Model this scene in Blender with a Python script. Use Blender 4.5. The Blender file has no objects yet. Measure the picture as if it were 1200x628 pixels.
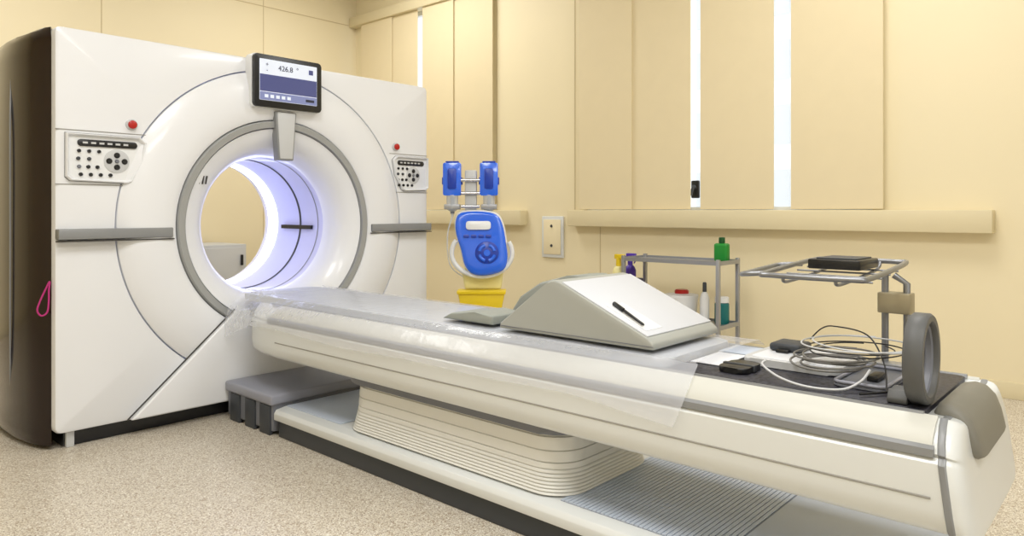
import bpy, bmesh, math, random
from mathutils import Vector, Matrix, noise, Euler
random.seed(7)
scene=bpy.context.scene
ROOT=scene.collection
XF=Matrix.Identity(4)
W={}
# ------------------------------------------------------------ materials
def s2l(c):
    return tuple(((v/12.92) if v<=0.04045 else ((v+0.055)/1.055)**2.4) for v in c)
def mat(name,rgb,rough=0.5,metal=0.0,var=0.0,vscale=8.0,bump=0.0,bscale=60.0,emit=None,estr=0.0,alpha=1.0,trans=0.0,stretch=None,coat=0.0,spec=0.5):
    m=bpy.data.materials.new(name); m.use_nodes=True
    nt=m.node_tree; N=nt.nodes; L=nt.links
    b=N['Principled BSDF']
    c=s2l([v/255 for v in rgb])
    b.inputs['Base Color'].default_value=(*c,1)
    b.inputs['Roughness'].default_value=rough
    b.inputs['Metallic'].default_value=metal
    b.inputs['Alpha'].default_value=alpha
    b.inputs['Transmission Weight'].default_value=trans
    b.inputs['Coat Weight'].default_value=coat
    b.inputs['Specular IOR Level'].default_value=spec
    if emit:
        e=s2l([v/255 for v in emit]); b.inputs['Emission Color'].default_value=(*e,1); b.inputs['Emission Strength'].default_value=estr
    tc=N.new('ShaderNodeTexCoord')
    mp=N.new('ShaderNodeMapping'); L.new(tc.outputs['Object'],mp.inputs['Vector'])
    if stretch: mp.inputs['Scale'].default_value=stretch
    nz=N.new('ShaderNodeTexNoise'); nz.inputs['Scale'].default_value=vscale; L.new(mp.outputs['Vector'],nz.inputs['Vector'])
    v=max(var,0.02)
    mx=N.new('ShaderNodeMix'); mx.data_type='RGBA'
    mx.inputs[6].default_value=(*[max(0,q*(1-v)) for q in c],1); mx.inputs[7].default_value=(*[min(1,q*(1+v)) for q in c],1)
    L.new(nz.outputs['Fac'],mx.inputs[0]); L.new(mx.outputs[2],b.inputs['Base Color'])
    if bump>0:
        n2=N.new('ShaderNodeTexNoise'); n2.inputs['Scale'].default_value=bscale; L.new(mp.outputs['Vector'],n2.inputs['Vector'])
        bp=N.new('ShaderNodeBump'); bp.inputs['Strength'].default_value=bump; bp.inputs['Distance'].default_value=0.01
        L.new(n2.outputs['Fac'],bp.inputs['Height']); L.new(bp.outputs['Normal'],b.inputs['Normal'])
    return m
def floor_mat():
    m=mat('floor_vinyl',(208,199,182),0.34,var=0.04,vscale=3)
    nt=m.node_tree;N=nt.nodes;L=nt.links;b=N['Principled BSDF']
    src=b.inputs['Base Color'].links[0].from_socket
    tc=N.new('ShaderNodeTexCoord')
    cur=src
    for sc,col,lo,hi in ((185,(128,106,84),0.57,0.64),(230,(244,240,230),0.58,0.64),(130,(168,150,126),0.58,0.66)):
        nz=N.new('ShaderNodeTexNoise'); nz.inputs['Scale'].default_value=sc; nz.inputs['Detail'].default_value=1
        L.new(tc.outputs['Object'],nz.inputs['Vector'])
        mr=N.new('ShaderNodeMapRange'); mr.inputs[1].default_value=lo; mr.inputs[2].default_value=hi; L.new(nz.outputs['Fac'],mr.inputs[0])
        mx=N.new('ShaderNodeMix'); mx.data_type='RGBA'; L.new(mr.outputs[0],mx.inputs[0]); L.new(cur,mx.inputs[6])
        mx.inputs[7].default_value=(*s2l([v/255 for v in col]),1); cur=mx.outputs[2]
    L.new(cur,b.inputs['Base Color'])
    return m
def honey_mat():
    m=mat('black_weave',(30,31,36),0.5)
    nt=m.node_tree;N=nt.nodes;L=nt.links;b=N['Principled BSDF']
    tc=N.new('ShaderNodeTexCoord'); vo=N.new('ShaderNodeTexVoronoi'); vo.inputs['Scale'].default_value=75; L.new(tc.outputs['Object'],vo.inputs['Vector'])
    mr=N.new('ShaderNodeMapRange'); mr.inputs[1].default_value=0.3; mr.inputs[2].default_value=0.5; L.new(vo.outputs['Distance'],mr.inputs[0])
    mx=N.new('ShaderNodeMix'); mx.data_type='RGBA'; L.new(mr.outputs[0],mx.inputs[0])
    mx.inputs[6].default_value=(*s2l((0.07,0.07,0.09)),1); mx.inputs[7].default_value=(*s2l((0.20,0.20,0.24)),1)
    L.new(mx.outputs[2],b.inputs['Base Color'])
    return m
M_wall=mat('wall_paint',(238,225,189),0.55,var=0.02,vscale=1.5)
M_back=mat('wall_paint_back',(234,221,186),0.55,var=0.02,vscale=1.5)
M_blind=mat('blind_panel',(230,215,178),0.6,var=0.02)
M_seam=mat('wall_seam',(202,185,146),0.6)
M_sill=mat('sill_paint',(224,211,174),0.45)
M_ceil=mat('ceiling_paint',(236,236,234),0.8)
M_floor=floor_mat()
M_white=mat('gantry_white',(232,234,238),0.3,var=0.015,vscale=3,coat=0.25)
M_ivory=mat('shell_ivory',(220,223,222),0.33,var=0.02,vscale=3,coat=0.25)
M_cream=mat('armrest_cream',(203,203,195),0.45)
M_tun=mat('tunnel_glow_tint',(208,211,240),0.35,coat=0.2)  # white tunnel; violet glow of the bore is tinted into its colour
M_grey=mat('trim_grey',(138,140,142),0.4,metal=0.1)
M_ringt=mat('ring_trim_grey',(158,160,160),0.4,metal=0.1)
M_lgrey=mat('light_grey',(198,200,202),0.4)
M_dgrey=mat('dark_grey',(56,60,66),0.5)
M_mgrey=mat('mid_grey',(114,117,126),0.45)
M_lilac=mat('lilac_grey',(146,148,160),0.4)
M_ring=mat('ring_grey',(86,87,87),0.5)
M_seamd=mat('seam_dark',(60,58,56),0.6)
M_seaml=mat('seam_light',(150,148,142),0.6)
M_black=mat('black_plastic',(20,21,24),0.35)
M_brown=mat('brown_gloss',(30,15,10),0.16,var=0.45,vscale=6,stretch=(1,14,1),coat=0.3,spec=0.3)
M_glow=mat('led_glow',(235,238,255),0.4,emit=(205,212,255),estr=5.0)
M_red=mat('red_button',(180,28,22),0.3)
M_screen=mat('screen_face',(120,128,165),0.2,emit=(110,120,175),estr=0.4)
M_screenw=mat('screen_white',(210,218,232),0.2,emit=(215,222,240),estr=0.35)
M_screend=mat('screen_dark',(62,66,102),0.2,emit=(74,80,128),estr=0.6)
M_txt=mat('ink_dark',(40,44,66),0.5)
M_sheet=mat('plastic_sheet',(240,243,252),0.12,var=0.02,vscale=6,alpha=0.30,bump=0.55,bscale=11)
M_matt=mat('mattress_grey',(186,190,196),0.5)
M_cush=mat('cushion_greige',(166,168,162),0.5,var=0.03)
M_cushd=mat('cushion_end',(122,120,111),0.5,var=0.03)
M_pad=mat('pad_grey',(146,150,143),0.55)
M_paper=mat('white_cover',(203,206,212),0.45)
M_sheetp=mat('paper_white',(228,230,235),0.4)
M_mat=honey_mat()
M_chrome=mat('chrome',(200,200,204),0.22,metal=0.95)
M_steel=mat('brushed_steel',(168,170,175),0.4,metal=0.7)
M_tubeg=mat('tube_grey',(138,140,144),0.35,metal=0.7)
M_brass=mat('clamp_metal',(160,150,124),0.4,metal=0.4)
M_alu=mat('ribbed_aluminium',(194,204,220),0.4,metal=0.0)
M_alud=mat('grooved_aluminium',(142,150,166),0.5,metal=0.0)
M_blue=mat('blue_plastic',(30,104,238),0.2,var=0.08,coat=0.6)
M_dblue=mat('dark_blue',(16,58,170),0.3)
M_wplast=mat('white_plastic',(231,233,235),0.3)
M_bell=mat('bellows_white',(224,224,219),0.4)
M_clear=mat('clear_plastic',(225,232,240),0.1,alpha=0.5)
M_yellow=mat('yellow_plastic',(245,214,30),0.4,alpha=0.85)
M_pyel=mat('pale_yellow',(240,232,170),0.5)
M_green=mat('green_plastic',(26,135,46),0.3)
M_dgreen=mat('green_cap',(12,80,34),0.4)
M_teal=mat('teal_plastic',(16,112,112),0.4)
M_purple=mat('purple_plastic',(84,56,175),0.35)
M_pink=mat('pink_strap',(185,40,122),0.6)
M_fac=mat('facade_white',(242,246,250),0.7)
M_facw=mat('facade_window',(222,231,240),0.3)
M_glass=mat('window_glass',(255,255,255),0.0,alpha=0.10)
M_cable=mat('cable_grey',(118,116,112),0.5)
M_cableb=mat('cable_black',(28,28,30),0.5)

# ------------------------------------------------------------ helpers
def thing(name,loc,label,cat,group=None):
    e=bpy.data.objects.new(name,None); e.empty_display_size=0.1
    e.location=loc; ROOT.objects.link(e); W[e.name]=Vector(loc)
    e["label"]=label; e["category"]=cat
    if group: e["group"]=group
    return e
def finish(bm,name,m,parent=None,label=None,cat=None,kind=None,ang=35,group=None,smooth=True):
    bmesh.ops.remove_doubles(bm,verts=bm.verts,dist=1e-6)
    bmesh.ops.transform(bm,matrix=XF,verts=bm.verts)
    bmesh.ops.recalc_face_normals(bm,faces=bm.faces)
    mn=Vector([min(v.co[i] for v in bm.verts) for i in range(3)]); mx=Vector([max(v.co[i] for v in bm.verts) for i in range(3)])
    c=(mn+mx)/2
    for v in bm.verts: v.co-=c
    me=bpy.data.meshes.new(name); bm.to_mesh(me); bm.free()
    if isinstance(m,(list,tuple)):
        for q in m: me.materials.append(q)
    else: me.materials.append(m)
    if smooth:
        for p in me.polygons: p.use_smooth=True
        me.set_sharp_from_angle(angle=math.radians(ang))
    o=bpy.data.objects.new(name,me); ROOT.objects.link(o)
    W[o.name]=c
    if parent is not None:
        o.parent=parent; o.location=c-W[parent.name]
    else: o.location=c
    if label: o["label"]=label
    if cat: o["category"]=cat
    if kind: o["kind"]=kind
    if group: o["group"]=group
    return o
def addbox(bm,b):
    x0,x1,y0,y1,z0,z1=b
    v=[bm.verts.new((x,y,z)) for z in (z0,z1) for y in (y0,y1) for x in (x0,x1)]
    fs=[]
    for f in ((0,1,3,2),(4,6,7,5),(0,4,5,1),(2,3,7,6),(0,2,6,4),(1,5,7,3)):
        fs.append(bm.faces.new([v[i] for i in f]))
    return v,fs
def bev(bm,off,seg=2,geom=None):
    if off>0: bmesh.ops.bevel(bm,geom=geom or list(bm.edges),offset=off,segments=seg,profile=0.5,affect='EDGES',clamp_overlap=True)
def box(name,b,m,parent=None,bv=0.004,seg=2,**k):
    bm=bmesh.new(); addbox(bm,b); bev(bm,bv,seg); return finish(bm,name,m,parent,**k)
def prism(name,pts,axis,a0,a1,m,parent=None,bv=0.004,seg=2,**k):
    def P(p,a):
        if axis=='x': return (a,p[0],p[1])
        if axis=='y': return (p[0],a,p[1])
        return (p[0],p[1],a)
    bm=bmesh.new()
    A=[bm.verts.new(P(p,a0)) for p in pts]; B=[bm.verts.new(P(p,a1)) for p in pts]
    bm.faces.new(A); bm.faces.new(B[::-1]); n=len(pts)
    for i in range(n): bm.faces.new([A[i],B[i],B[(i+1)%n],A[(i+1)%n]])
    bev(bm,bv,seg); return finish(bm,name,m,parent,**k)
def rrect(x0,x1,z0,z1,r,n=5):
    out=[]
    for cx,cz,a in ((x1-r,z1-r,0),(x0+r,z1-r,90),(x0+r,z0+r,180),(x1-r,z0+r,270)):
        for i in range(n+1):
            t=math.radians(a+90*i/n); out.append((cx+r*math.cos(t),cz+r*math.sin(t)))
    return out
def cat(pts,closed=False,sub=8):
    pts=[Vector(p) for p in pts]; n=len(pts); out=[]
    rng=n if closed else n-1
    for i in range(rng):
        if closed: p0,p1,p2,p3=pts[(i-1)%n],pts[i],pts[(i+1)%n],pts[(i+2)%n]
        else: p0,p1,p2,p3=pts[max(i-1,0)],pts[i],pts[i+1],pts[min(i+2,n-1)]
        for j in range(sub):
            t=j/sub
            out.append(0.5*((2*p1)+(p2-p0)*t+(2*p0-5*p1+4*p2-p3)*t*t+(3*p1-p0-3*p2+p3)*t**3))
    if not closed: out.append(pts[-1])
    return out
def addtube(bm,pts,r,closed=False,n=10):
    pts=[Vector(p) for p in pts]; N=len(pts); rings=[]
    T=[]
    for i in range(N):
        a=pts[(i-1)%N] if (closed or i>0) else pts[i]; b=pts[(i+1)%N] if (closed or i<N-1) else pts[i]
        T.append((b-a).normalized())
    up=Vector((0,0,1)) if abs(T[0].z)<0.9 else Vector((1,0,0))
    u=(up-T[0]*up.dot(T[0])).normalized()
    for i in range(N):
        u=(u-T[i]*u.dot(T[i])).normalized(); w=T[i].cross(u)
        rings.append([bm.verts.new(pts[i]+(u*math.cos(2*math.pi*k/n)+w*math.sin(2*math.pi*k/n))*r) for k in range(n)])
    for i in range(N if closed else N-1):
        A=rings[i];B=rings[(i+1)%N]
        for k in range(n): bm.faces.new([A[k],A[(k+1)%n],B[(k+1)%n],B[k]])
    if not closed: bm.faces.new(rings[0]); bm.faces.new(rings[-1][::-1])
def tube(name,pts,r,m,parent=None,closed=False,smoothpath=True,n=10,sub=8,**k):
    bm=bmesh.new(); addtube(bm,cat(pts,closed,sub) if smoothpath else pts,r,closed,n); return finish(bm,name,m,parent,ang=60,**k)
def lathe(name,prof,c,m,parent=None,axis='z',seg=32,**k):
    bm=bmesh.new(); rings=[]
    for r,h in prof:
        ring=[]
        for i in range(seg):
            t=2*math.pi*i/seg; a,b=r*math.cos(t),r*math.sin(t)
            if axis=='z': p=(c[0]+a,c[1]+b,c[2]+h)
            elif axis=='y': p=(c[0]+a,c[1]+h,c[2]+b)
            else: p=(c[0]+h,c[1]+a,c[2]+b)
            ring.append(bm.verts.new(p))
        rings.append(ring)
    for A,B in zip(rings,rings[1:]):
        for i in range(seg): bm.faces.new([A[i],A[(i+1)%seg],B[(i+1)%seg],B[i]])
    bm.faces.new(rings[0]); bm.faces.new(rings[-1])
    return finish(bm,name,m,parent,**k)
def loops(name,ls,m,parent=None,caps=False,closed=False,**k):
    bm=bmesh.new(); R=[[bm.verts.new(p) for p in l] for l in ls]; n=len(R[0])
    prs=list(zip(R,R[1:]))
    if closed: prs.append((R[-1],R[0]))
    for A,B in prs:
        for i in range(n): bm.faces.new([A[i],A[(i+1)%n],B[(i+1)%n],B[i]])
    if caps: bm.faces.new(R[0]); bm.faces.new(R[-1][::-1])
    return finish(bm,name,m,parent,**k)
def text(name,s,loc,size,m,parent,rot=(math.pi/2,0,0),ext=0.0006,align='CENTER'):
    cu=bpy.data.curves.new(name,'FONT'); cu.body=s; cu.size=size; cu.extrude=ext; cu.align_x=align; cu.align_y='CENTER'
    to=bpy.data.objects.new(name,cu); ROOT.objects.link(to)
    bpy.context.view_layer.update()
    me=bpy.data.meshes.new_from_object(to.evaluated_get(bpy.context.evaluated_depsgraph_get()))
    bpy.data.objects.remove(to)
    bm=bmesh.new(); bm.from_mesh(me)
    bmesh.ops.transform(bm,matrix=Matrix.Translation(loc)@Euler(rot).to_matrix().to_4x4(),verts=bm.verts)
    return finish(bm,name,m,parent,smooth=False)

# ------------------------------------------------------------ room
WX=5.16; BY=7.2; CZ=3.8
box('floor',(-3,WX+0.1,-3,BY+0.1,-0.1,0),M_floor,bv=0,kind='structure')
box('ceiling',(-3,WX+0.1,-3,BY+0.1,CZ,CZ+0.1),M_ceil,bv=0,kind='structure')
box('wall_back',(-3,WX,BY,BY+0.12,0,CZ),M_back,bv=0,kind='structure')
box('wall_left',(-3.12,-3,-3,BY+0.12,0,CZ),M_back,bv=0,kind='structure')
box('wall_front',(-3,WX,-3.12,-3,0,CZ),M_ceil,bv=0,kind='structure')
bm=bmesh.new()
oy=[(1.42,3.80),(4.98,6.95)]; z0,z1=1.10,3.33
segs=[(-3,1.42,0,CZ),(1.42,3.80,0,z0),(1.42,3.80,z1,CZ),(3.80,4.98,0,CZ),(4.98,6.95,0,z0),(4.98,6.95,z1,CZ),(6.95,BY,0,CZ)]
for a,b,c,d in segs: addbox(bm,(WX,WX+0.14,a,b,c,d))
finish(bm,'wall_right',M_wall,kind='structure',smooth=False)
box('baseboard_right',(WX-0.012,WX,-3,BY,0,0.10),M_sill,bv=0.003,kind='structure')
box('baseboard_back',(-3,WX-0.012,BY-0.012,BY,0,0.10),M_sill,bv=0.003,kind='structure')
for n,(a,b) in enumerate(oy):
    bm=bmesh.new(); X0,X1=WX+0.05,WX+0.10
    addbox(bm,(X0,X1,a,a+0.05,z0,z1)); addbox(bm,(X0,X1,b-0.05,b,z0,z1)); addbox(bm,(X0,X1,a+.05,b-.05,z0,z0+0.05)); addbox(bm,(X0,X1,a+.05,b-.05,z1-0.05,z1))
    w=finish(bm,'window_%d'%(n+1),M_wplast,kind='structure',smooth=False)
    box('window_glass',(WX+0.072,WX+0.078,a+0.05,b-0.05,z0+0.05,z1-0.05),M_glass,w,bv=0)
SX=WX-0.11
box('trim_1',(SX,WX,0.735,3.905,0.985,1.125),M_sill,bv=0.006,kind='structure')
box('trim_2',(SX,WX,4.46,7.19,0.985,1.125),M_sill,bv=0.006,kind='structure')
box('trim_3',(SX,WX,4.9,7.19,3.31,3.42),M_sill,bv=0.006,kind='structure')
box('trim_4',(SX,WX,0.9,3.905,3.31,3.42),M_sill,bv=0.006,kind='structure')
k=5
for y in (4.86,3.895):
    box('trim_%d'%k,(WX-0.003,WX,y,y+0.008,1.13,CZ),M_seam,bv=0,kind='structure'); k+=1
for y in (3.62,):
    box('trim_%d'%k,(WX-0.003,WX,y,y+0.006,0.1,0.98),M_seam,bv=0,kind='structure'); k+=1
for x in (2.35,3.95,):
    box('trim_%d'%k,(x,x+0.007,BY-0.003,BY,0.1,CZ),M_seam,bv=0,kind='structure'); k+=1
box('trim_%d'%k,(-3,WX-0.11,BY-0.004,BY,3.33,3.338),M_seam,bv=0,kind='structure'); k+=1
def ypx(px,X=5.09):
    a=(px-600)/840; return X*(.670-.742*a)/(.742+.670*a)
# sliding panels: (edge, edge, depth offset); neighbours overlap slightly on two tracks
for i,(pa,pb,xo) in enumerate(((419,459.5,0),(457.5,488,.02),(495.5,531.5,0),(529.5,576,.02),(679,740.5,.0),(738.5,808,.02),(821,907,0),(927,1035,0))):
    b=ypx(pa);a=ypx(pb)
    b=min(b,6.99)
    bm=bmesh.new(); addbox(bm,(5.080+xo,5.088+xo,a,b,1.132,3.309)); bev(bm,0.002,1)
    t=thing('blind_panel',(5.084+xo,(a+b)/2,1.132),"cream fabric blind panel hanging upright over the window",'blind',group='vertical blind panels')
    finish(bm,'panel',M_blind,t)
    box('bottom_rail',(5.0885+xo,5.094+xo,a+0.004,b-0.004,1.132,1.155),M_sill,t,bv=0.001)
t=thing('window_latch',(5.185,2.715,1.27),"small black latch mounted on the window frame",'latch')
box('latch_body',(5.17,5.195,2.69,2.76,1.22,1.36),M_black,t,bv=0.01)
tube('latch_handle',[(5.17,2.72,1.30),(5.14,2.72,1.31),(5.13,2.74,1.24)],0.012,M_dgrey,t)
t=thing('building',(11.5,4,-3),"pale white facade with faint blue windows across the street",'building')
box('facade',(11,12,-4,14,-3,9),M_fac,t,bv=0)
bm=bmesh.new()
for yy in range(-3,13):
    for zz in range(-2,9): addbox(bm,(10.97,11.02,yy+0.2,yy+0.75,zz+0.15,zz+0.75))
o=finish(bm,'facade_windows',M_facw,t,smooth=False); o["kind"]="stuff"

# ------------------------------------------------------------ gantry
GC=(2.19,1.04); FY=3.80
gx0,gx1,gz0,gz1=1.043,3.325,0.075,1.985
def sdf(x,z,r=0.035):
    cx,cz=(gx0+gx1)/2,(gz0+gz1)/2; hx,hz=(gx1-gx0)/2-r,(gz1-gz0)/2-r
    qx,qz=abs(x-cx)-hx,abs(z-cz)-hz
    return math.hypot(max(qx,0),max(qz,0))+min(max(qx,qz),0)-r
TH=[2*math.pi*i/240 for i in range(240)]
for cx,cz in ((gx0,gz0),(gx1,gz0),(gx0,gz1),(gx1,gz1)):
    t0=math.atan2(cz-GC[1],cx-GC[0])%(2*math.pi)
    for d in (-0.02,-0.012,-0.005,0,0.005,0.012,0.02): TH.append(t0+d)
TH=sorted(set(TH))
def outline(y,inset=0):
    out=[]
    for t in TH:
        lo,hi=0,2.5
        for _ in range(30):
            md=(lo+hi)/2
            if sdf(GC[0]+md*math.cos(t),GC[1]+md*math.sin(t))<-inset: lo=md
            else: hi=md
        out.append((GC[0]+lo*math.cos(t),y,GC[1]+lo*math.sin(t)))
    return out
def circ(r,y): return [(GC[0]+r*math.cos(t),y,GC[1]+r*math.sin(t)) for t in TH]
RD=0.88
G=thing('ct_scanner',(2.19,4.25,0),"large white ring-shaped CT scanner gantry with dark brown glossy sides",'medical scanner')
loops('front_cover',[outline(3.87),outline(3.825),outline(3.806,0.006),outline(FY,0.02),circ(RD+0.009,FY),circ(RD+0.007,3.815)],M_white,G)
loops('bore_surround',[circ(RD+0.003,3.815),circ(RD,3.80),circ(RD-0.015,3.790),circ(0.80,3.765),circ(0.70,3.758),circ(0.63,3.764),circ(0.605,3.778),circ(0.60,3.81)],M_white,G)
loops('ring_trim',[circ(0.60,3.81),circ(0.598,3.772),circ(0.592,3.764),circ(0.560,3.768),circ(0.554,3.795)],M_ringt,G,label="grey ring around the bore")
loops('bore_funnel',[circ(0.554,3.80),circ(0.552,3.782),circ(0.51,3.80),circ(0.455,3.835),circ(0.425,3.885),circ(0.405,3.94),circ(0.40,3.97)],M_white,G)
loops('bore_tunnel',[circ(0.40,3.97),circ(0.40,4.1),circ(0.40,4.52)],M_tun,G,label="white scanning tunnel with violet-white glow tinted into its colour")
loops('light_ring',[circ(0.40,4.52),circ(0.394,4.525),circ(0.394,4.635),circ(0.40,4.64)],M_glow,G,label="glowing white light ring")
loops('rear_rim',[circ(0.40,4.64),circ(0.405,4.70),circ(0.45,4.76),circ(0.6,4.80),outline(4.80,0.03),outline(4.77),outline(4.72)],M_white,G)
loops('tunnel_seam',[circ(0.3985,4.22),circ(0.3965,4.222),circ(0.3965,4.238),circ(0.3985,4.24)],M_dgrey,G)
loops('tunnel_seam',[circ(0.3985,4.02),circ(0.3975,4.022),circ(0.3975,4.028),circ(0.3985,4.03)],M_grey,G)
loops('body_shell',[outline(3.87,0.001),outline(4.3,0.001),outline(4.72,0.001)],M_lgrey,G)
bm=bmesh.new(); addbox(bm,(2.568,2.586,4.08,4.44,1.001,1.026)); finish(bm,'laser_slot',M_black,G)
box('base_plinth',(1.09,3.28,3.85,4.75,0.0,0.09),M_black,G,bv=0.01)
box('foot',(1.10,1.135,3.83,3.87,0.0,0.075),M_lgrey,G,bv=0.004)
def side(name,sgn,m):
    pl=[(3.845,0.0),(3.88,0.035),(3.98,0.068),(4.13,0.092),(4.3,0.098),(4.47,0.088),(4.62,0.065),(4.72,0.035),(4.76,0.0)]
    xe=gx0 if sgn<0 else gx1
    ls=[]
    for z,sc,dz in ((0.02,0.86,0),(0.035,0.93,0),(0.08,1,0),(1.0,1.02,0),(1.86,0.98,0),(1.93,0.90,0),(1.965,0.75,0),(1.982,0.4,0)):
        l=[(xe+sgn*(o*sc),4.30+(y-4.30)*(1 if sc>0.8 else 0.98),z) for y,o in pl]
        l+= [(xe-sgn*0.02,4.70,z),(xe-sgn*0.02,3.9,z)]
        ls.append(l)
    return loops(name,ls,m,G,caps=True,ang=40,label="dark brown glossy side panel")
side('side_panel',-1,M_brown); side('side_panel',1,M_brown)
tube('side_trim',[(0.955,4.16,0.25),(0.946,4.13,0.45),(0.944,4.12,1.0),(0.946,4.13,1.55),(0.958,4.16,1.80)],0.004,M_grey,G,label="thin grey trim line")
prism('lower_cover',[(1.90,0.575),(2.48,0.575),(3.02,0.085),(1.36,0.085)],'y',3.752,3.80,M_white,G,bv=0.012,seg=3)
tube('cover_seam',[(1.893,3.755,0.583),(1.350,3.770,0.090)],0.004,M_seamd,G,smoothpath=False)
box('stripe',(gx0+0.004,GC[0]-0.625,3.752,3.81,0.985,1.035),M_grey,G,bv=0.006,label="grey horizontal stripe")
box('stripe',(GC[0]+0.625,gx1-0.004,3.752,3.81,0.985,1.035),M_grey,G,bv=0.006,label="grey horizontal stripe")
box('stripe_seam',(gx0+0.004,GC[0]-0.62,3.754,3.80,0.974,0.980),M_seamd,G,bv=0)
box('stripe_seam',(GC[0]+0.62,gx1-0.004,3.754,3.80,0.974,0.980),M_seamd,G,bv=0)
box('cover_seam',(gx0+0.003,1.47,3.7975,3.802,1.500,1.504),M_seaml,G,bv=0)
box('cover_seam',(gx0+0.003,1.37,3.7975,3.802,1.243,1.247),M_seaml,G,bv=0)
box('cover_seam',(2.99,gx1-0.003,3.7975,3.802,1.500,1.504),M_seaml,G,bv=0)
box('cover_seam',(3.02,gx1-0.003,3.7975,3.802,1.243,1.247),M_seaml,G,bv=0)
for sx in (-1,1):
    for j in range(3):
        x=GC[0]+sx*(0.475)+j*0.018; z=1.285; yv=3.797 if sx<0 else 3.815
        tube('vent_slot',[(x,yv,z-0.022),(x+0.008,yv,z+0.022)],0.0045,M_seamd,G,smoothpath=False,n=6)
def cpanel(x0,x1,flip):
    if not flip: out=[(x0,1.487),(x1-0.03,1.487),(x1,1.46),(x1-0.02,1.36),(x1-0.07,1.262),(x1-0.09,1.255),(x0+0.02,1.262),(x0,1.28)]
    else: out=[(x0+0.03,1.487),(x1,1.487),(x1,1.28),(x1-0.02,1.262),(x0+0.1,1.255),(x0+0.08,1.262),(x0+0.02,1.36),(x0,1.46)]
    w=x1-x0
    def sc(fx,fz,y,dz=0): return [(x0+w*0.5+(x-x0-w*0.5)*fx,y,1.372+dz+(z-1.372)*fz) for x,z in out]
    p=loops('control_panel',[sc(1.0,1.0,3.801),sc(0.995,0.99,3.782),sc(0.97,0.96,3.777),sc(0.945,0.93,3.780),sc(0.91,0.88,3.795)],M_white,G,ang=25,label="moulded white panel with black control buttons")
    bm=bmesh.new(); bm.faces.new([bm.verts.new(q) for q in sc(0.915,0.885,3.7945)]); finish(bm,'panel_face',M_wplast,p)
    bm=bmesh.new(); R=[[bm.verts.new(q) for q in l] for l in (sc(1.012,1.02,3.8005),sc(1.012,1.02,3.7975),sc(1.0,1.0,3.7975))]
    for A,B in zip(R,R[1:]):
        for i in range(len(A)): bm.faces.new([A[i],A[(i+1)%len(A)],B[(i+1)%len(A)],B[i]])
    finish(bm,'panel_seam',M_grey,p)
    yb=3.794
    prism('status_display',rrect(x0+w*.14,x0+w*.88,1.428,1.460,0.014),'y',yb-0.006,yb+0.003,M_black,p,bv=0.002)
    cx=x0+w*0.62 if not flip else x0+w*0.58
    def but(x,z,r,m=M_black): lathe('button',[(r,0.001),(r,-0.006),(r*0.7,-0.010)],(x,yb,z),m,p,axis='y',seg=12)
    lathe('button_disc',[(0.058,0.001),(0.058,-0.003),(0.055,-0.004)],(cx,yb+0.001,1.362),M_lgrey,p,axis='y',seg=28)
    for a in range(4):
        t=a*math.pi/2; but(cx+0.035*math.cos(t),1.362+0.029*math.sin(t),0.014)
    but(cx,1.362,0.010,M_mgrey)
    for i in range(3): but(x0+w*(.16+.12*i),1.405,0.0085)
    for i in range(3): but(x0+w*(.16+.11*i),1.33,0.009,M_black if i else M_mgrey)
    for i in range(4): but(x0+w*(.18+.12*i),1.293,0.009)
    for i in range(2): but(x0+w*(.15+.13*i),1.368,0.009,M_dgrey)
    for i in range(6): box('indicator',(x0+w*(.20+.10*i),x0+w*(.26+.10*i),yb-0.0072,yb-0.0055,1.440,1.449),M_lgrey,p,bv=0)
cpanel(1.085,1.445,False); cpanel(3.01,3.318,True)
for x in (1.378,3.04):
    b=lathe('emergency_button',[(0.028,0),(0.028,-0.006),(0.022,-0.010)],(x,3.80,1.548),M_lgrey,G,axis='y',seg=24,label="round emergency stop")
    lathe('button_cap',[(0.018,-0.010),(0.021,-0.016),(0.020,-0.022),(0.012,-0.026)],(x,3.80,1.548),M_red,b,axis='y',seg=24,label="red cap")
dx=-0.025
D=prism('display_housing',rrect(2.003+dx,2.442+dx,1.698,2.001,0.025),'y',3.735,3.80,M_wplast,G,bv=0.006)
prism('display_bezel',rrect(2.008+dx,2.437+dx,1.703,1.996,0.02),'y',3.713,3.736,M_black,D,bv=0.005)
ys_=3.7115
prism('screen',rrect(2.040+dx,2.405+dx,1.740,1.970,0.004),'y',ys_,ys_+0.002,M_screenw,D,bv=0)
box('screen_graphic',(2.042+dx,2.403+dx,ys_-0.0012,ys_+0.0002,1.79,1.885),M_screend,D,bv=0)
box('screen_graphic',(2.042+dx,2.403+dx,ys_-0.0014,ys_+0.0002,1.742,1.786),M_screen,D,bv=0)
yt=ys_-0.002
text('screen_text','426.8',(2.20+dx,yt,1.928),0.042,M_txt,D,ext=0.0003)
text('screen_text','+',(2.085+dx,yt,1.940),0.032,M_txt,D,ext=0.0003)
text('screen_text','-',(2.085+dx,yt,1.910),0.032,M_txt,D,ext=0.0003)
text('screen_text','°',(2.275+dx,yt,1.928),0.042,M_txt,D,ext=0.0003)
for i in range(5): box('screen_icon',(2.07+dx+0.035*i,2.092+dx+0.035*i,yt-0.0003,yt+0.0007,1.755,1.773),M_screenw,D,bv=0)
box('screen_icon',(2.350+dx,2.378+dx,yt-0.0003,yt+0.0007,1.918,1.945),M_screend,D,bv=0)
box('screen_icon',(2.33+dx,2.385+dx,yt-0.0003,yt+0.0007,1.756,1.771),M_txt,D,bv=0)
prism('display_tab',[(2.13,1.69),(2.265,1.69),(2.245,1.41),(2.15,1.41)],'y',3.742,3.80,M_grey,G,bv=0.006,label="grey edged tab below the display")
prism('tab_face',[(2.14,1.685),(2.255,1.685),(2.237,1.42),(2.158,1.42)],'y',3.738,3.744,M_lgrey,G,bv=0.002)
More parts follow.
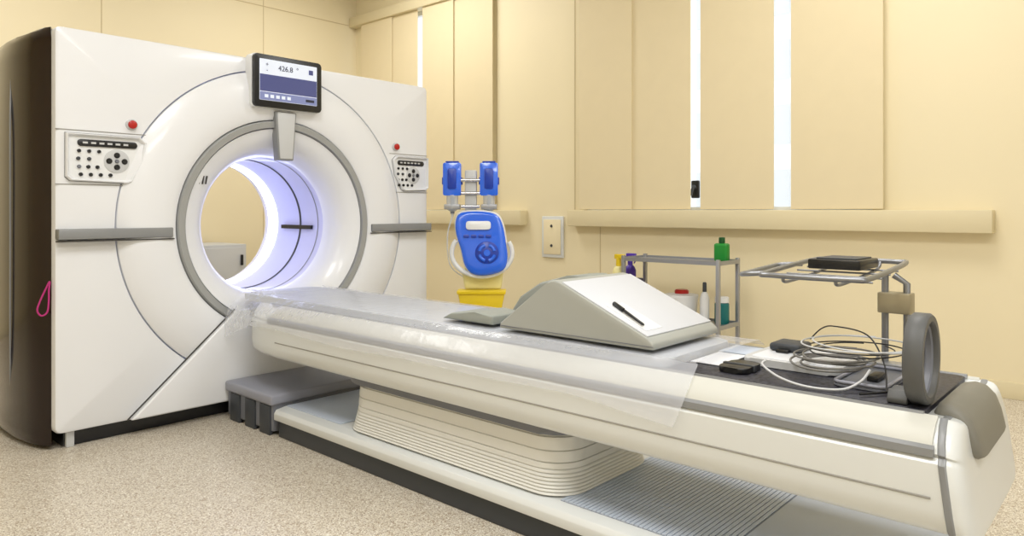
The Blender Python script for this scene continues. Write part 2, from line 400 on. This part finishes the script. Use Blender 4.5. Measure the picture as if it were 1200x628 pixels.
tube('hand_strap',[(1.035,3.84,0.79),(1.02,3.84,0.76),(0.995,3.84,0.70),(0.985,3.84,0.66),(1.0,3.835,0.635),(1.022,3.83,0.65),(1.028,3.83,0.70),(1.03,3.835,0.75)],0.004,M_pink,None,closed=True,label="thin pink cord loop hanging on the scanner's side",cat='strap')

# ------------------------------------------------------------ cabinet behind
t=thing('cabinet',(3.2,6.75,0),"light grey storage cabinet standing against the rear wall",'cabinet')
box('body',(2.95,3.42,6.55,7.15,0.0,0.80),M_lgrey,t,bv=0.008)
box('door',(2.97,3.40,6.53,6.55,0.05,0.77),M_lgrey,t,bv=0.004)
box('handle',(3.35,3.37,6.51,6.53,0.6,0.70),M_black,t,bv=0.002)
box('plinth',(2.98,3.39,6.52,6.55,0.0,0.045),M_dgrey,t,bv=0.002)

# ------------------------------------------------------------ patient table
TC=2.185
T=thing('patient_table',(TC,2.0,0),"long ivory motorised patient table with grey rails and low base",'scanner table')
half=[(0.0,0.628),(0.15,0.628),(0.255,0.63),(0.268,0.634),(0.29,0.622),(0.318,0.596),(0.332,0.575),(0.336,0.568),(0.331,0.562),(0.338,0.556),(0.345,0.548),(0.3465,0.49),(0.3445,0.44),(0.339,0.405),(0.326,0.389),(0.30,0.381),(0.12,0.378),(0.0,0.378)]
FW=0.93   # far half is a little narrower
full=[(-a,z) for a,z in half]+[(a*FW,z) for a,z in half[::-1][1:-1]]
ys=[(3.66,0.60,0.05,0),(3.655,0.66,0.03,0),(3.62,0.76,0.015,0),(3.55,0.87,0.005,0),(3.42,0.955,0,0),(3.25,1,0,0),(2.5,1,0,0),(1.5,1,0,0),(0.6,1,0,0),(0.48,1,0,0),(0.380,0.998,0,0.03)]
def tb(y,s,ins,sl): return [(TC+a*s,y-sl*(1-(z-0.38)/0.254),(0.51+(z-0.51)*(1-ins*4))) for a,z in full]
loops('table_shell',[tb(*q) for q in ys],M_ivory,T,caps=True,ang=35)
def ec(y,s,top,bot,sl):
    out=[]
    for a,z in full:
        f=(z-0.382)/(0.634-0.382)
        out.append((TC+a*s,y-sl*(1-f),bot+(top-bot)*f))
    return out
loops('end_cap',[ec(0.366,0.998,0.634,0.372,0.03),ec(0.358,0.992,0.633,0.367,0.032),ec(0.350,0.978,0.631,0.364,0.033),ec(0.342,0.950,0.626,0.364,0.034),ec(0.336,0.905,0.618,0.368,0.034),ec(0.333,0.84,0.608,0.376,0.034),ec(0.332,0.74,0.596,0.388,0.034)],M_ivory,T,caps=True,ang=50,label="ivory rounded end cap")
loops('end_strip',[ec(0.381,1.002,0.635,0.378,0.03),ec(0.378,1.007,0.6365,0.374,0.030),ec(0.368,1.006,0.6365,0.372,0.031),ec(0.365,0.999,0.635,0.374,0.031)],M_grey,T,caps=True,label="slim grey strip around the table end")
for s in (-1,1):
    def q(a): return TC+s*a*(1 if s<0 else FW)
    pr=[(0.262,0.6335),(0.270,0.640),(0.295,0.627),(0.324,0.600),(0.334,0.582),(0.325,0.578),(0.262,0.62)]
    loops('side_cushion',[[(q(a),y,z) for a,z in pr] for y in (0.385,1.2,2.2,3.30)],M_cream,T,caps=True,label="cream padded edge band")
    pr=[(0.3325,0.586),(0.3430,0.579),(0.3435,0.561),(0.334,0.557)]
    loops('side_rail',[[(q(a),y,z) for a,z in pr] for y in (0.380,3.32)],M_grey,T,caps=True,label="grey rail strip")
    pr=[(0.3460,0.472),(0.3472,0.4705),(0.3472,0.4675),(0.3455,0.466)]
    loops('panel_seam',[[(q(a),y,z) for a,z in pr] for y in (0.385,3.24)],M_seaml,T,caps=True)
    pr=[(0.256,0.634),(0.262,0.644),(0.270,0.645),(0.274,0.636)]
    loops('inner_rail',[[(q(a),y,z) for a,z in pr] for y in (0.415,3.40)],M_grey,T,caps=True,label="thin grey rail strip")
ls=[]
pr=[(0.410,0.632),(0.402,0.648),(0.376,0.655),(0.351,0.648),(0.328,0.625),(0.313,0.585),(0.303,0.540),(0.316,0.532),(0.338,0.60)]
for x,sc_ in ((1.965,0.72),(1.972,0.88),(1.99,0.97),(2.02,1),(2.27,1),(2.31,0.96),(2.335,0.86),(2.342,0.7)):
    ls.append([(x,0.356+(y-0.356)*sc_,0.60+(z-0.60)*sc_) for y,z in pr])
loops('end_cushion',ls,M_cushd,T,caps=True,ang=60,label="dark grey-beige contoured end handle pad")
prism('cradle_mattress',rrect(1.95,2.418,1.12,3.80,0.06),'z',0.630,0.664,M_matt,T,bv=0.010,seg=3,label="light grey mattress")
prism('cradle_mat',rrect(1.935,2.420,0.415,1.115,0.02),'z',0.630,0.642,M_mat,T,bv=0.002,label="black honeycomb patterned mat")
prism('lift_plate',rrect(1.895,2.475,1.49,2.75,0.10,8),'z',0.350,0.379,M_mgrey,T,bv=0.010,seg=3,label="grey lift plate")
ls=[]
def rr(o,z): return [(x,y,z) for x,y in rrect(1.912-o,2.458+o,1.50-o*1.0,2.715+o,0.13,8)]
ls.append(rr(-0.008,0.352)); ls.append(rr(0.0,0.344))
z=0.340; hs=(0.048,0.040,0.022,0.014,0.0125,0.012,0.0115,0.011,0.011,0.011)
for i,h in enumerate(hs):
    o=0.002+0.0023*i
    ls.append(rr(o-0.004,z)); ls.append(rr(o+0.002,z-0.003)); ls.append(rr(o+0.004,z-h*0.6)); ls.append(rr(o+0.0045,z-h+0.002)); z-=h
ls.append(rr(0.0,z))
loops('lift_bellows',ls,M_bell,T,caps=True,ang=50,label="white stacked telescoping lift cover")
prism('base_skirt',[(1.86,0.0),(1.86,0.085),(2.52,0.085),(2.52,0.0)],'y',0.45,3.24,M_dgrey,T,bv=0.004,label="dark grey base skirt")
prism('base_cover',[(1.84,0.086),(1.84,0.118),(1.852,0.135),(1.90,0.142),(2.48,0.142),(2.528,0.135),(2.54,0.118),(2.54,0.086)],'y',0.40,3.25,M_ivory,T,bv=0.003)
bm=bmesh.new(); addbox(bm,(1.905,2.48,0.92,1.50,0.1425,0.1445))
finish(bm,'tread_groove_bed',M_alud,T,smooth=False)
bm=bmesh.new()
for i in range(36):
    y=0.925+i*0.0160
    addbox(bm,(1.905,2.48,y,y+0.0125,0.1445,0.1475))
finish(bm,'tread_plate',M_alu,T,smooth=False,label="ribbed aluminium tread plate")
box('step_plate',(1.905,2.48,0.42,0.918,0.1425,0.148),M_alu,T,bv=0.001,label="smooth aluminium step plate")
box('step_plate',(1.905,2.48,2.78,3.24,0.1425,0.147),M_alu,T,bv=0.001,label="smooth aluminium step plate")
box('coupling_cover',(1.83,2.52,3.26,3.745,0.150,0.205),M_lilac,T,bv=0.014,seg=3,label="lilac-grey coupling cover")
box('coupling_body',(1.848,2.50,3.27,3.742,0.02,0.155),M_mgrey,T,bv=0.006)
for y in (3.29,3.44,3.60):
    box('coupling_foot',(1.838,1.86,y,y+0.10,0.0,0.148),M_dgrey,T,bv=0.005)

# ------------------------------------------------------------ plastic sheet
bm=bmesh.new()
path=cat([(2.442,0,0.652),(2.433,0,0.665),(2.41,0,0.6690),(2.2,0,0.6685),(1.97,0,0.6690),(1.940,0,0.664),(1.896,0,0.643),(1.855,0,0.606),(1.832,0,0.572),(1.8285,0,0.550),(1.8275,0,0.533)],False,6)
ny=180; rows=[]
y0s,y1s=1.02,3.735
for j in range(ny+1):
    v=j/ny; row=[]
    for i,p in enumerate(path):
        u=i/(len(path)-1)
        y=y0s+(y1s-y0s)*v
        if v<0.12: y+= 0.02*math.sin(u*7)*(1-v/0.12)
        x,zz=p.x,p.z
        w=noise.noise(Vector((y*5,u*5,0.3)))*0.003
        w2=max(0,noise.noise(Vector((y*9+u*6,u*3,7.7))))*0.005
        if u>0.70:
            f=(u-0.70)/0.3
            x-=abs(w)*0.5+0.0015+w2*f*0.6
            zz-= f*0.016*(0.4+noise.noise(Vector((y*1.7,0,5))))
            if v<0.14: zz-=f*0.022*(1-v/0.14)
            if v>0.90: zz-=f*0.08*(v-0.90)/0.1
        else: zz+=abs(w)+w2*0.5
        if v>0.93 and u<0.75: zz+=0.006*math.sin(u*20)+ (0.02*math.exp(-((u-0.45)/0.12)**2))
        row.append(bm.verts.new((x,y,zz)))
    rows.append(row)
for A,B in zip(rows,rows[1:]):
    for i in range(len(A)-1): bm.faces.new([A[i],A[i+1],B[i+1],B[i]])
finish(bm,'plastic_sheet',M_sheet,None,label="thin translucent wrinkled plastic sheet draped over the table mattress",cat='sheet',ang=80)

# ------------------------------------------------------------ cushions
zt=0.680
t=thing('wedge_cushion',(2.2,1.5,zt),"large light grey foam wedge cushion with a pale top cover",'cushion')
prof=[(1.84,zt),(1.838,zt+0.02),(1.615,0.862),(1.595,0.874),(1.575,0.876),(1.55,0.871),(1.20,0.718),(1.178,0.70),(1.178,zt)]
prism('foam_body',prof,'x',1.965,2.410,M_cush,t,bv=0.007,seg=3,ang=40)
box('base_seam',(1.9635,2.4115,1.180,1.832,zt+0.010,zt+0.0125),M_mgrey,t,bv=0)
S0=Vector((0,1.20,0.718)); S1=Vector((0,1.55,0.871))
dn=(S1-S0).normalized(); nn=Vector((0,-dn.z,dn.y))
def SP(s,u,h): return Vector((u,S0.y,S0.z))+dn*s+nn*h
def slopebox(name,s0,s1,u0,u1,h0,h1,m,parent,bvv=0,**k):
    bm=bmesh.new(); c=[SP(s,u,h) for h in (h0,h1) for s,u in ((s0,u0),(s1,u0),(s1,u1),(s0,u1))]
    v=[bm.verts.new(p) for p in c]
    for f in ((0,1,2,3),(4,5,6,7),(0,1,5,4),(1,2,6,5),(2,3,7,6),(3,0,4,7)): bm.faces.new([v[i] for i in f])
    bev(bm,bvv,2)
    return finish(bm,name,m,parent,**k)
slopebox('top_cover',0.004,0.378,1.971,2.404,-0.001,0.004,M_paper,t,0.002,label="smooth pale top cover")
slopebox('printed_label',0.03,0.20,2.00,2.10,0.0042,0.0050,M_wplast,t)
pen=thing('marker_pen',SP(0.12,2.03,0.005),"black marker pen lying on the wedge cushion",'pen')
def seg3(name,a,b,r0,r1,m,parent):
    a=Vector(a);b=Vector(b); d=(b-a).normalized(); up=Vector((0,0,1)); u=(up-d*up.dot(d)).normalized(); w=d.cross(u)
    bm=bmesh.new(); R=[]
    for p,r in ((a,r0*0.6),(a+(b-a)*0.05,r0),(b-(b-a)*0.05,r1),(b,r1*0.6)):
        R.append([bm.verts.new(p+(u*math.cos(k*math.pi/6)+w*math.sin(k*math.pi/6))*r) for k in range(12)])
    for A,B in zip(R,R[1:]):
        for k in range(12): bm.faces.new([A[k],A[(k+1)%12],B[(k+1)%12],B[k]])
    bm.faces.new(R[0]);bm.faces.new(R[-1]); return finish(bm,name,m,parent,ang=50)
seg3('barrel',SP(0.05,2.012,0.0125),SP(0.145,2.026,0.0125),0.0045,0.0055,M_black,pen)
seg3('cap',SP(0.145,2.026,0.0125),SP(0.195,2.033,0.0125),0.0078,0.0075,M_black,pen)
prism('support_cushion',[(1.875,zt),(1.64,0.866),(1.67,0.870),(1.75,0.862),(1.89,0.826),(2.00,0.76),(2.06,zt)],'x',2.26,2.41,M_pad,None,bv=0.012,seg=3,label="grey rounded foam cushion leaning behind the wedge",cat='cushion',ang=50)
prism('flat_pad',[(1.90,zt),(1.90,zt+0.036),(2.0,zt+0.042),(2.13,zt+0.028),(2.19,zt)],'x',1.99,2.17,M_pad,None,bv=0.008,seg=3,label="small grey foam pad lying on the sheet",cat='pad')

# ------------------------------------------------------------ items on the black mat
zm=0.644
t=thing('flat_device',(2.27,0.83,zm),"pale grey flat device with rounded corners lying on the mat",'device')
prism('housing',rrect(2.14,2.41,0.68,0.97,0.03),'z',zm,zm+0.022,M_lgrey,t,bv=0.006,seg=3)
prism('top_panel',rrect(2.16,2.39,0.70,0.95,0.02),'z',zm+0.022,zm+0.024,M_sheetp,t,bv=0)
zd=zm+0.0245
box('paper_sheet',(2.06,2.26,1.00,1.10,zm,zm+0.002),M_sheetp,None,bv=0,label="white paper sheet lying on the mat",cat='paper')
box('film_sheet',(2.27,2.41,1.00,1.11,zm,zm+0.003),M_alu,None,bv=0.001,label="glossy grey film sheet lying on the mat",cat='sheet')
t=thing('armrest_pad',(2.36,0.92,zd),"dark grey padded support on the pale device",'pad')
box('pad',(2.28,2.39,0.84,0.94,zd,zd+0.026),M_dgrey,t,bv=0.01,seg=3)
box('strap',(2.26,2.28,0.87,0.91,zd,zd+0.01),M_black,t,bv=0.003)
t=thing('dark_pad',(2.05,0.93,zm),"black contoured foam pad lying on the mat",'pad')
prism('foam',rrect(1.99,2.12,0.89,0.98,0.025),'z',zm,zm+0.016,M_black,t,bv=0.005,seg=3)
box('edge_strap',(2.045,2.060,0.885,0.985,zm+0.0005,zm+0.019),M_dgrey,t,bv=0.002)
t=thing('device_tray',(2.17,0.60,zm),"grey shallow tray lying on the mat",'tray')
prism('tray_floor',rrect(2.04,2.32,0.53,0.665,0.02),'z',zm,zm+0.006,M_mgrey,t,bv=0.002)
tube('tray_lip',[(x,y,zm+0.012) for x,y in rrect(2.043,2.317,0.533,0.662,0.018,3)],0.005,M_lilac,t,closed=True,smoothpath=False)
box('remote_control',(2.12,2.20,0.57,0.60,zm+0.0065,zm+0.022),M_black,None,bv=0.004,label="small black hand controller lying in the tray",cat='controller')
t=thing('support_ring',(1.99,0.43,zm),"thick dark grey padded oval ring standing on the table end",'support ring')
bm=bmesh.new(); R=[];cx,cz,ry=1.992,0.756,0.436
for i in range(48):
    a=2*math.pi*i/48
    px,pz=cx+0.088*math.cos(a),cz+0.100*math.sin(a)
    ring=[]
    for ddx,dy in ((-0.012,-0.016),(-0.012,0.016),(-0.007,0.022),(0.007,0.022),(0.012,0.016),(0.012,-0.016),(0.007,-0.022),(-0.007,-0.022)):
        ring.append(bm.verts.new((px+ddx*math.cos(a),ry+dy,pz+ddx*math.sin(a))))
    R.append(ring)
for i in range(48):
    A=R[i];B=R[(i+1)%48]
    for k in range(8): bm.faces.new([A[k],A[(k+1)%8],B[(k+1)%8],B[k]])
finish(bm,'ring_body',M_ring,t,ang=50)
bm=bmesh.new(); R=[]
for i in range(48):
    a=2*math.pi*i/48; R.append([bm.verts.new((cx+r*math.cos(a),ry+dy,cz+(r+0.012)*math.sin(a))) for r,dy in ((0.0765,-0.01),(0.072,-0.006),(0.072,0.006),(0.0765,0.01))])
for i in range(48):
    A=R[i];B=R[(i+1)%48]
    for k in range(4): bm.faces.new([A[k],A[(k+1)%4],B[(k+1)%4],B[k]])
finish(bm,'inner_lining',M_mgrey,t)
prism('ring_foot',[(1.95,0.655),(1.965,0.676),(1.99,0.668),(2.02,0.676),(2.035,0.655),(2.035,zm),(1.95,zm)],'y',0.459,0.505,M_ring,t,bv=0.003)
t=thing('instrument_stand',(2.40,0.62,zm),"grey bent-tube instrument tray on posts clamped to the table",'medical stand')
def TZ(x): return 0.915+(x-2.10)/(2.60-2.10)*0.030
rim=[(2.11,0.64),(2.11,0.86),(2.15,0.895),(2.50,0.885),(2.56,0.84),(2.56,0.64),(2.52,0.60),(2.16,0.60)]
tube('tray_rim',[(x,y,TZ(x)+0.012) for x,y in rim],0.0082,M_tubeg,t,closed=True)
for x in (2.20,2.29,2.38,2.47): tube('tray_wire',[(x,0.605,TZ(x)-0.006),(x,0.885,TZ(x)-0.006)],0.003,M_tubeg,t,smoothpath=False)
for y in (0.68,0.83): tube('tray_wire',[(2.12,y,TZ(2.12)+0.008),(2.16,y,TZ(2.16)-0.011),(2.50,y,TZ(2.5)-0.011),(2.555,y,TZ(2.555)+0.010)],0.005,M_tubeg,t)
tube('tray_handle',[(2.14,0.895,0.93),(2.13,0.955,0.925),(2.18,0.975,0.922),(2.36,0.970,0.932),(2.42,0.955,0.937),(2.44,0.89,0.942)],0.008,M_tubeg,t)
tube('post',[(2.40,0.625,0.656),(2.40,0.625,0.925)],0.010,M_tubeg,t,smoothpath=False)
tube('post',[(2.40,0.565,0.656),(2.40,0.565,0.90),(2.395,0.60,0.925)],0.010,M_tubeg,t,smoothpath=False)
box('clamp_block',(2.37,2.43,0.55,0.64,0.81,0.872),M_brass,t,bv=0.004,label="beige-grey metal clamp block")
box('post_foot',(2.36,2.415,0.54,0.65,zm+0.001,0.66),M_steel,t,bv=0.005)
t2=thing('control_box',(2.38,0.76,0.935),"flat black electronic box lying on the tray",'device')
box('box_body',(2.29,2.48,0.665,0.82,0.9395,0.970),M_black,t2,bv=0.005)
box('box_lid',(2.31,2.46,0.68,0.80,0.970,0.974),M_dgrey,t2,bv=0.001)
def cable(name,pts,r,m,label): tube(name,pts,r,m,None,label=label,cat='cable',sub=10,n=8,group='cables coiled on the table')
random.seed(3)
for c in range(4):
    pts=[]
    cx,cy=2.15+0.025*c,0.70-0.018*c
    n=(3,2,2,2)[c]
    for i in range(12*n):
        a=i*2*math.pi/12
        r=0.090+0.016*c+0.020*math.sin(i*0.37+c*2)
        z=0.682+0.017*c+0.004*math.sin(a*1.3+c)+0.0003*i
        pts.append((cx+r*1.15*math.cos(a),cy+r*1.0*math.sin(a),z))
    cable('coiled_cable',pts,(0.0032,0.0028,0.0020,0.0024)[c],(M_cable,M_cable,M_cableb,M_lgrey)[c],("grey cable coiled loosely on the pale device","grey cable coiled loosely on the pale device","thin black cable coiled on the pale device","pale grey cable coiled on top of the others")[c])
cable('loose_cable',[(2.06,0.86,0.68),(2.02,0.85,0.675),(1.965,0.78,0.660),(1.950,0.70,0.650),(1.975,0.62,0.651),(2.02,0.585,0.67),(2.08,0.58,0.69)],0.0036,M_lgrey,"light grey cable lying along the mat")
cable('loose_cable',[(2.40,0.85,0.70),(2.36,0.80,0.745),(2.30,0.74,0.765),(2.20,0.62,0.765),(2.10,0.55,0.71),(2.01,0.52,0.655)],0.0022,M_cableb,"thin black cable arching over the mat")
cable('loose_cable',[(2.18,0.515,0.652),(2.10,0.50,0.650),(2.03,0.525,0.650),(1.96,0.57,0.650)],0.003,M_cableb,"short black cable lying on the mat")

# ------------------------------------------------------------ injector
loc=(3.54,3.50,0)
I=thing('contrast_injector',loc,"blue and white dual syringe contrast injector on a white stand",'injector')
XF=Matrix.Translation(loc)@Matrix.Rotation(math.radians(-47.9),4,'Z')
for a in range(4):
    t=math.pi/4+a*math.pi/2
    tube('base_leg',[(0,0,0.10),(0.27*math.cos(t),0.27*math.sin(t),0.075)],0.018,M_wplast,I,smoothpath=False)
    lathe('caster',[(0.02,-0.012),(0.03,-0.010),(0.03,0.010),(0.02,0.012)],(0.27*math.cos(t),0.27*math.sin(t),0.032),M_dgrey,I,axis='y',seg=16)
lathe('pole',[(0.05,0.06),(0.04,0.12),(0.026,0.15),(0.026,0.80),(0.03,0.82)],(0.0,0.0,0),M_wplast,I)
prism('neck_housing',[(-0.10,0.58),(0.15,0.58),(0.165,0.70),(0.13,0.76),(-0.08,0.76),(-0.12,0.70)],'y',-0.07,0.06,M_pyel,I,bv=0.02,seg=3,label="pale yellow translucent housing")
def oval(s,y,dz=0):
    base=[(-0.135,1.115),(0.0,1.128),(0.120,1.105),(0.168,1.03),(0.192,0.90),(0.202,0.79),(0.170,0.710),(0.06,0.674),(-0.04,0.682),(-0.100,0.745),(-0.130,0.86),(-0.162,0.96),(-0.170,1.05)]
    pc=cat([(x,0,z) for x,z in base],True,5)
    cxh,czh=0.012,0.895
    return [(cxh+(p.x-cxh)*s,y-0.07*(1.0-(p.z-0.68)/0.44)*0.9,czh+(p.z-czh)*s) for p in pc]
loops('head_body',[oval(0.80,0.03),oval(0.97,0.01),oval(1.0,-0.03),oval(0.99,-0.06),oval(0.95,-0.075),oval(0.90,-0.078)],M_wplast,I,caps=True,ang=60,label="white rounded head shell")
hf=loops('control_face',[oval(0.95,-0.070),oval(0.95,-0.084),oval(0.92,-0.094),oval(0.86,-0.099),oval(0.70,-0.102)],M_blue,I,caps=True,ang=60,label="glossy blue control face")
def yf(z): return -0.102-0.063*(1.0-(z-0.68)/0.44)
tl=math.atan(0.063/0.44)
def faced(fn,z):
    global XF
    sv=XF.copy()
    XF=XF@Matrix.Translation((0,yf(z),z))@Matrix.Rotation(-tl,4,'X')
    r=fn(); XF=sv; return r
faced(lambda:prism('screen',rrect(-0.088,0.080,-0.028,0.030,0.018),'y',-0.007,0.002,M_wplast,hf,bv=0.003),1.02)
faced(lambda:lathe('keypad',[(0.080,0.002),(0.080,-0.005),(0.075,-0.008)],(0.055,0,0),M_dblue,hf,axis='y'),0.835)
# four curved arc keys around a centre key
for i in range(4):
    def arc():
        pts=[(0.055+0.052*math.cos(t),-0.008,0.052*math.sin(t)) for t in [i*math.pi/2+math.pi/4+d for d in (-0.55,-0.28,0,0.28,0.55)]]
        return tube('key',pts,0.012,M_blue,hf,sub=4)
    faced(arc,0.835)
faced(lambda:lathe('key',[(0.024,0),(0.022,-0.006)],(0.055,-0.008,0),M_blue,hf,axis='y',seg=16),0.835)
for i in range(4): faced(lambda:prism('key',rrect(-0.105+0.05*i,-0.066+0.05*i,-0.010,0.010,0.009),'y',-0.006,0.002,M_dblue,hf,bv=0.002),0.948)
pts=[(0.02+0.205*math.cos(a),-0.12,0.835+0.160*math.sin(a)) for a in [math.radians(d) for d in range(148,395,12)]]
tube('hoop_handle',pts,0.016,M_wplast,I,label="white hoop handle")
for sx in (-0.188,0.065):
    s=prism('syringe_mount',rrect(sx-0.062,sx+0.062,1.225,1.45,0.012),'y',-0.06,0.03,M_blue,I,bv=0.006,label="blue syringe mount")
    prism('mount_window',rrect(sx-0.03,sx+0.03,1.27,1.41,0.012),'y',-0.066,-0.058,M_dblue,s,bv=0.002)
    for sgn in (-1,1): box('mount_clip',(sx+sgn*0.062-0.008,sx+sgn*0.062+0.008,-0.05,0.02,1.30,1.35),M_dblue,s,bv=0.003)
    box('mount_top',(sx-0.045,sx+0.045,-0.05,0.02,1.45,1.462),M_dblue,s,bv=0.003)
    lathe('syringe_barrel',[(0.008,0),(0.010,0.03),(0.04,0.05),(0.042,0.15)],(sx,-0.02,1.08),M_clear,I,label="clear syringe barrel")
    box('syringe_clamp',(sx-0.055,sx+0.055,-0.06,0.03,1.13,1.165),M_steel,I,bv=0.005)
    lathe('plunger',[(0.015,0.0),(0.015,0.12)],(sx,-0.02,1.10),M_mgrey,I)
box('center_column',(-0.10,-0.02,-0.05,0.02,1.10,1.40),M_lgrey,I,bv=0.01)
for z in (1.15,1.24,1.33): tube('center_rod',[(-0.125,-0.06,z),(0.003,-0.06,z)],0.012,M_chrome,I,smoothpath=False)
tube('feed_line',[(-0.188,-0.02,1.08),(-0.22,-0.04,0.95),(-0.20,-0.06,0.75),(-0.10,-0.05,0.66)],0.005,M_clear,I)
prism('waste_tray',[(-0.115,0.44),(0.15,0.44),(0.175,0.565),(-0.140,0.565)],'y',-0.17,-0.035,M_yellow,I,bv=0.01,seg=2,label="translucent yellow plastic bin")
prism('bin_rim',[(-0.145,0.560),(0.180,0.560),(0.183,0.582),(-0.148,0.582)],'y',-0.18,-0.030,M_yellow,I,bv=0.004,seg=2,label="bright yellow rim")
XF=Matrix.Identity(4)

# ------------------------------------------------------------ wall outlet panel
t=thing('service_panel',(WX,4.14,0.69),"cream wall service panel with sockets",'wall panel')
box('plate',(WX-0.02,WX,4.02,4.27,0.69,1.07),M_ivory,t,bv=0.005)
box('inner_door',(WX-0.026,WX-0.02,4.045,4.245,0.72,1.04),M_wall,t,bv=0.003)
for z in (0.80,0.98): lathe('socket',[(0.014,0),(0.012,-0.006)],(WX-0.026,4.15,z),M_dgrey,t,axis='x',seg=14)

# ------------------------------------------------------------ trolley
t=thing('trolley',(4.65,2.57,0),"brushed steel trolley with open shelves beside the wall",'trolley')
tx0,tx1,ty0,ty1=4.50,4.80,2.20,2.95
for x in (tx0,tx1):
    for y in (ty0,ty1):
        box('leg',(x-0.013,x+0.013,y-0.013,y+0.013,0.07,0.79),M_steel,t,bv=0.003)
        lathe('caster',[(0.02,-0.012),(0.034,-0.010),(0.034,0.010),(0.02,0.012)],(x,y,0.034),M_dgrey,t,axis='y',seg=16)
def shelf(z):
    bm=bmesh.new(); addbox(bm,(tx0+.0,tx1-.0,ty0,ty1,z-0.006,z))
    for b in ((tx0-.012,tx0+.004,ty0-.01,ty1+.01,z-0.014,z+0.014),(tx1-.004,tx1+.012,ty0-.01,ty1+.01,z-0.014,z+0.014),(tx0,tx1,ty0-.014,ty0,z-0.014,z+0.014),(tx0,tx1,ty1,ty1+.014,z-0.014,z+0.014)): addbox(bm,b)
    finish(bm,'shelf',M_steel,t,smooth=False)
shelf(0.765); shelf(0.33)
for z in (0.14,): tube('cross_bar',[(tx0,ty0,z),(tx0,ty1,z)],0.008,M_steel,t,smoothpath=False); tube('cross_bar',[(tx1,ty0,z),(tx1,ty1,z)],0.008,M_steel,t,smoothpath=False)
def bottle(name,x,y,z,r,h,mb,mc,label,square=False,nozzle=False):
    b=thing(name,(x,y,z),label,'bottle')
    if square:
        bm=bmesh.new(); addbox(bm,(x-r*.6,x+r*.6,y-r,y+r,z,z+h*0.75)); bev(bm,r*0.3,3); finish(bm,'body',mb,b)
    else: lathe('body',[(r*0.9,0),(r,0.01),(r,h*0.62),(r*0.75,h*0.72),(r*0.35,h*0.78),(r*0.35,h*0.8)],(x,y,z),mb,b,seg=24)
    lathe('cap',[(r*0.4,h*0.75),(r*0.45,h*0.8),(r*0.42,h*0.98),(r*0.3,h)],(x,y,z),mc,b,seg=20)
    if nozzle:
        box('trigger_head',(x-0.015,x+0.015,y-0.05,y+0.03,z+h*0.97,z+h*1.1),mc,b,bv=0.005)
        tube('trigger',[(x,y-0.03,z+h*0.98),(x,y-0.045,z+h*0.9),(x,y-0.035,z+h*0.82)],0.005,mc,b)
    return b
bottle('plastic_bottle',4.70,2.27,0.766,0.05,0.17,M_green,M_dgreen,"green plastic bottle standing on the trolley top",square=True)
bottle('plastic_bottle',4.62,2.36,0.331,0.032,0.29,M_wplast,M_dgrey,"slim white bottle on the lower trolley shelf")
jb=thing('jar',(4.70,2.27,0.331),"teal jar with white lid on the lower trolley shelf",'jar')
lathe('body',[(0.045,0),(0.050,0.01),(0.050,0.14),(0.04,0.15)],(4.70,2.27,0.331),M_teal,jb); lathe('lid',[(0.048,0.15),(0.048,0.185),(0.04,0.19)],(4.70,2.27,0.331),M_wplast,jb)
jb=thing('bucket',(4.66,2.56,0.331),"white plastic tub with red lid on the lower shelf",'tub')
lathe('body',[(0.09,0),(0.102,0.01),(0.115,0.16),(0.115,0.17)],(4.66,2.56,0.331),M_wplast,jb); lathe('lid',[(0.118,0.165),(0.118,0.187),(0.07,0.195)],(4.66,2.56,0.331),M_wplast,jb); lathe('lid_knob',[(0.05,0.19),(0.05,0.215),(0.04,0.222)],(4.66,2.56,0.331),M_red,jb)
bottle('spray_bottle',4.55,3.028,0.496,0.045,0.27,M_pyel,M_yellow,"yellow spray bottle standing in the trolley end rack",nozzle=True)
bottle('spray_bottle',4.71,3.028,0.496,0.045,0.27,M_purple,M_purple,"purple spray bottle standing in the trolley end rack",nozzle=True)
bm=bmesh.new(); addbox(bm,(4.50,4.80,2.966,3.085,0.485,0.495))
for b in ((4.50,4.80,3.08,3.086,0.495,0.60),(4.50,4.505,2.966,3.08,0.495,0.60),(4.795,4.80,2.966,3.08,0.495,0.60)): addbox(bm,b)
finish(bm,'bottle_rack',M_steel,t,smooth=False)

# ------------------------------------------------------------ lights & camera
def area(n,loc,sx,sy,p,col=(1,0.995,0.985),rot=(0,0,0)):
    l=bpy.data.lights.new(n,'AREA'); l.shape='RECTANGLE'; l.size=sx; l.size_y=sy; l.energy=p; l.color=col
    o=bpy.data.objects.new(n,l); o.location=loc; o.rotation_euler=rot; ROOT.objects.link(o)
area('unseen_overhead_light',(0.6,1.4,CZ-0.05),1.2,1.2,62)
area('unseen_overhead_light',(3.6,1.2,CZ-0.05),1.0,1.2,46)
area('unseen_overhead_light',(0.6,-1.4,CZ-0.05),1.4,1.4,76)  # unseen lamp behind the camera, raised as fill for the gantry front
area('unseen_overhead_light',(-1.8,0.6,CZ-0.05),1.0,1.4,30)  # added camera-side fill, stands for no visible fixture
area('unseen_overhead_light',(3.9,5.4,CZ-0.05),1.0,1.2,42)
area('unseen_overhead_light',(1.0,5.6,CZ-0.05),1.2,1.0,40)
w=bpy.data.worlds.new('world'); scene.world=w; w.use_nodes=True
bg=w.node_tree.nodes['Background']; bg.inputs[0].default_value=(0.96,0.98,1.0,1); bg.inputs[1].default_value=1.45
scene.view_settings.view_transform='Standard'
cam=bpy.data.cameras.new('camera'); co=bpy.data.objects.new('camera',cam); ROOT.objects.link(co)
cam.lens=25.2; cam.sensor_width=36; cam.shift_y=-67/1200
co.location=(0,0,1.12); co.rotation_euler=(math.pi/2,0,math.radians(-47.9)); cam.clip_start=0.02
scene.camera=co
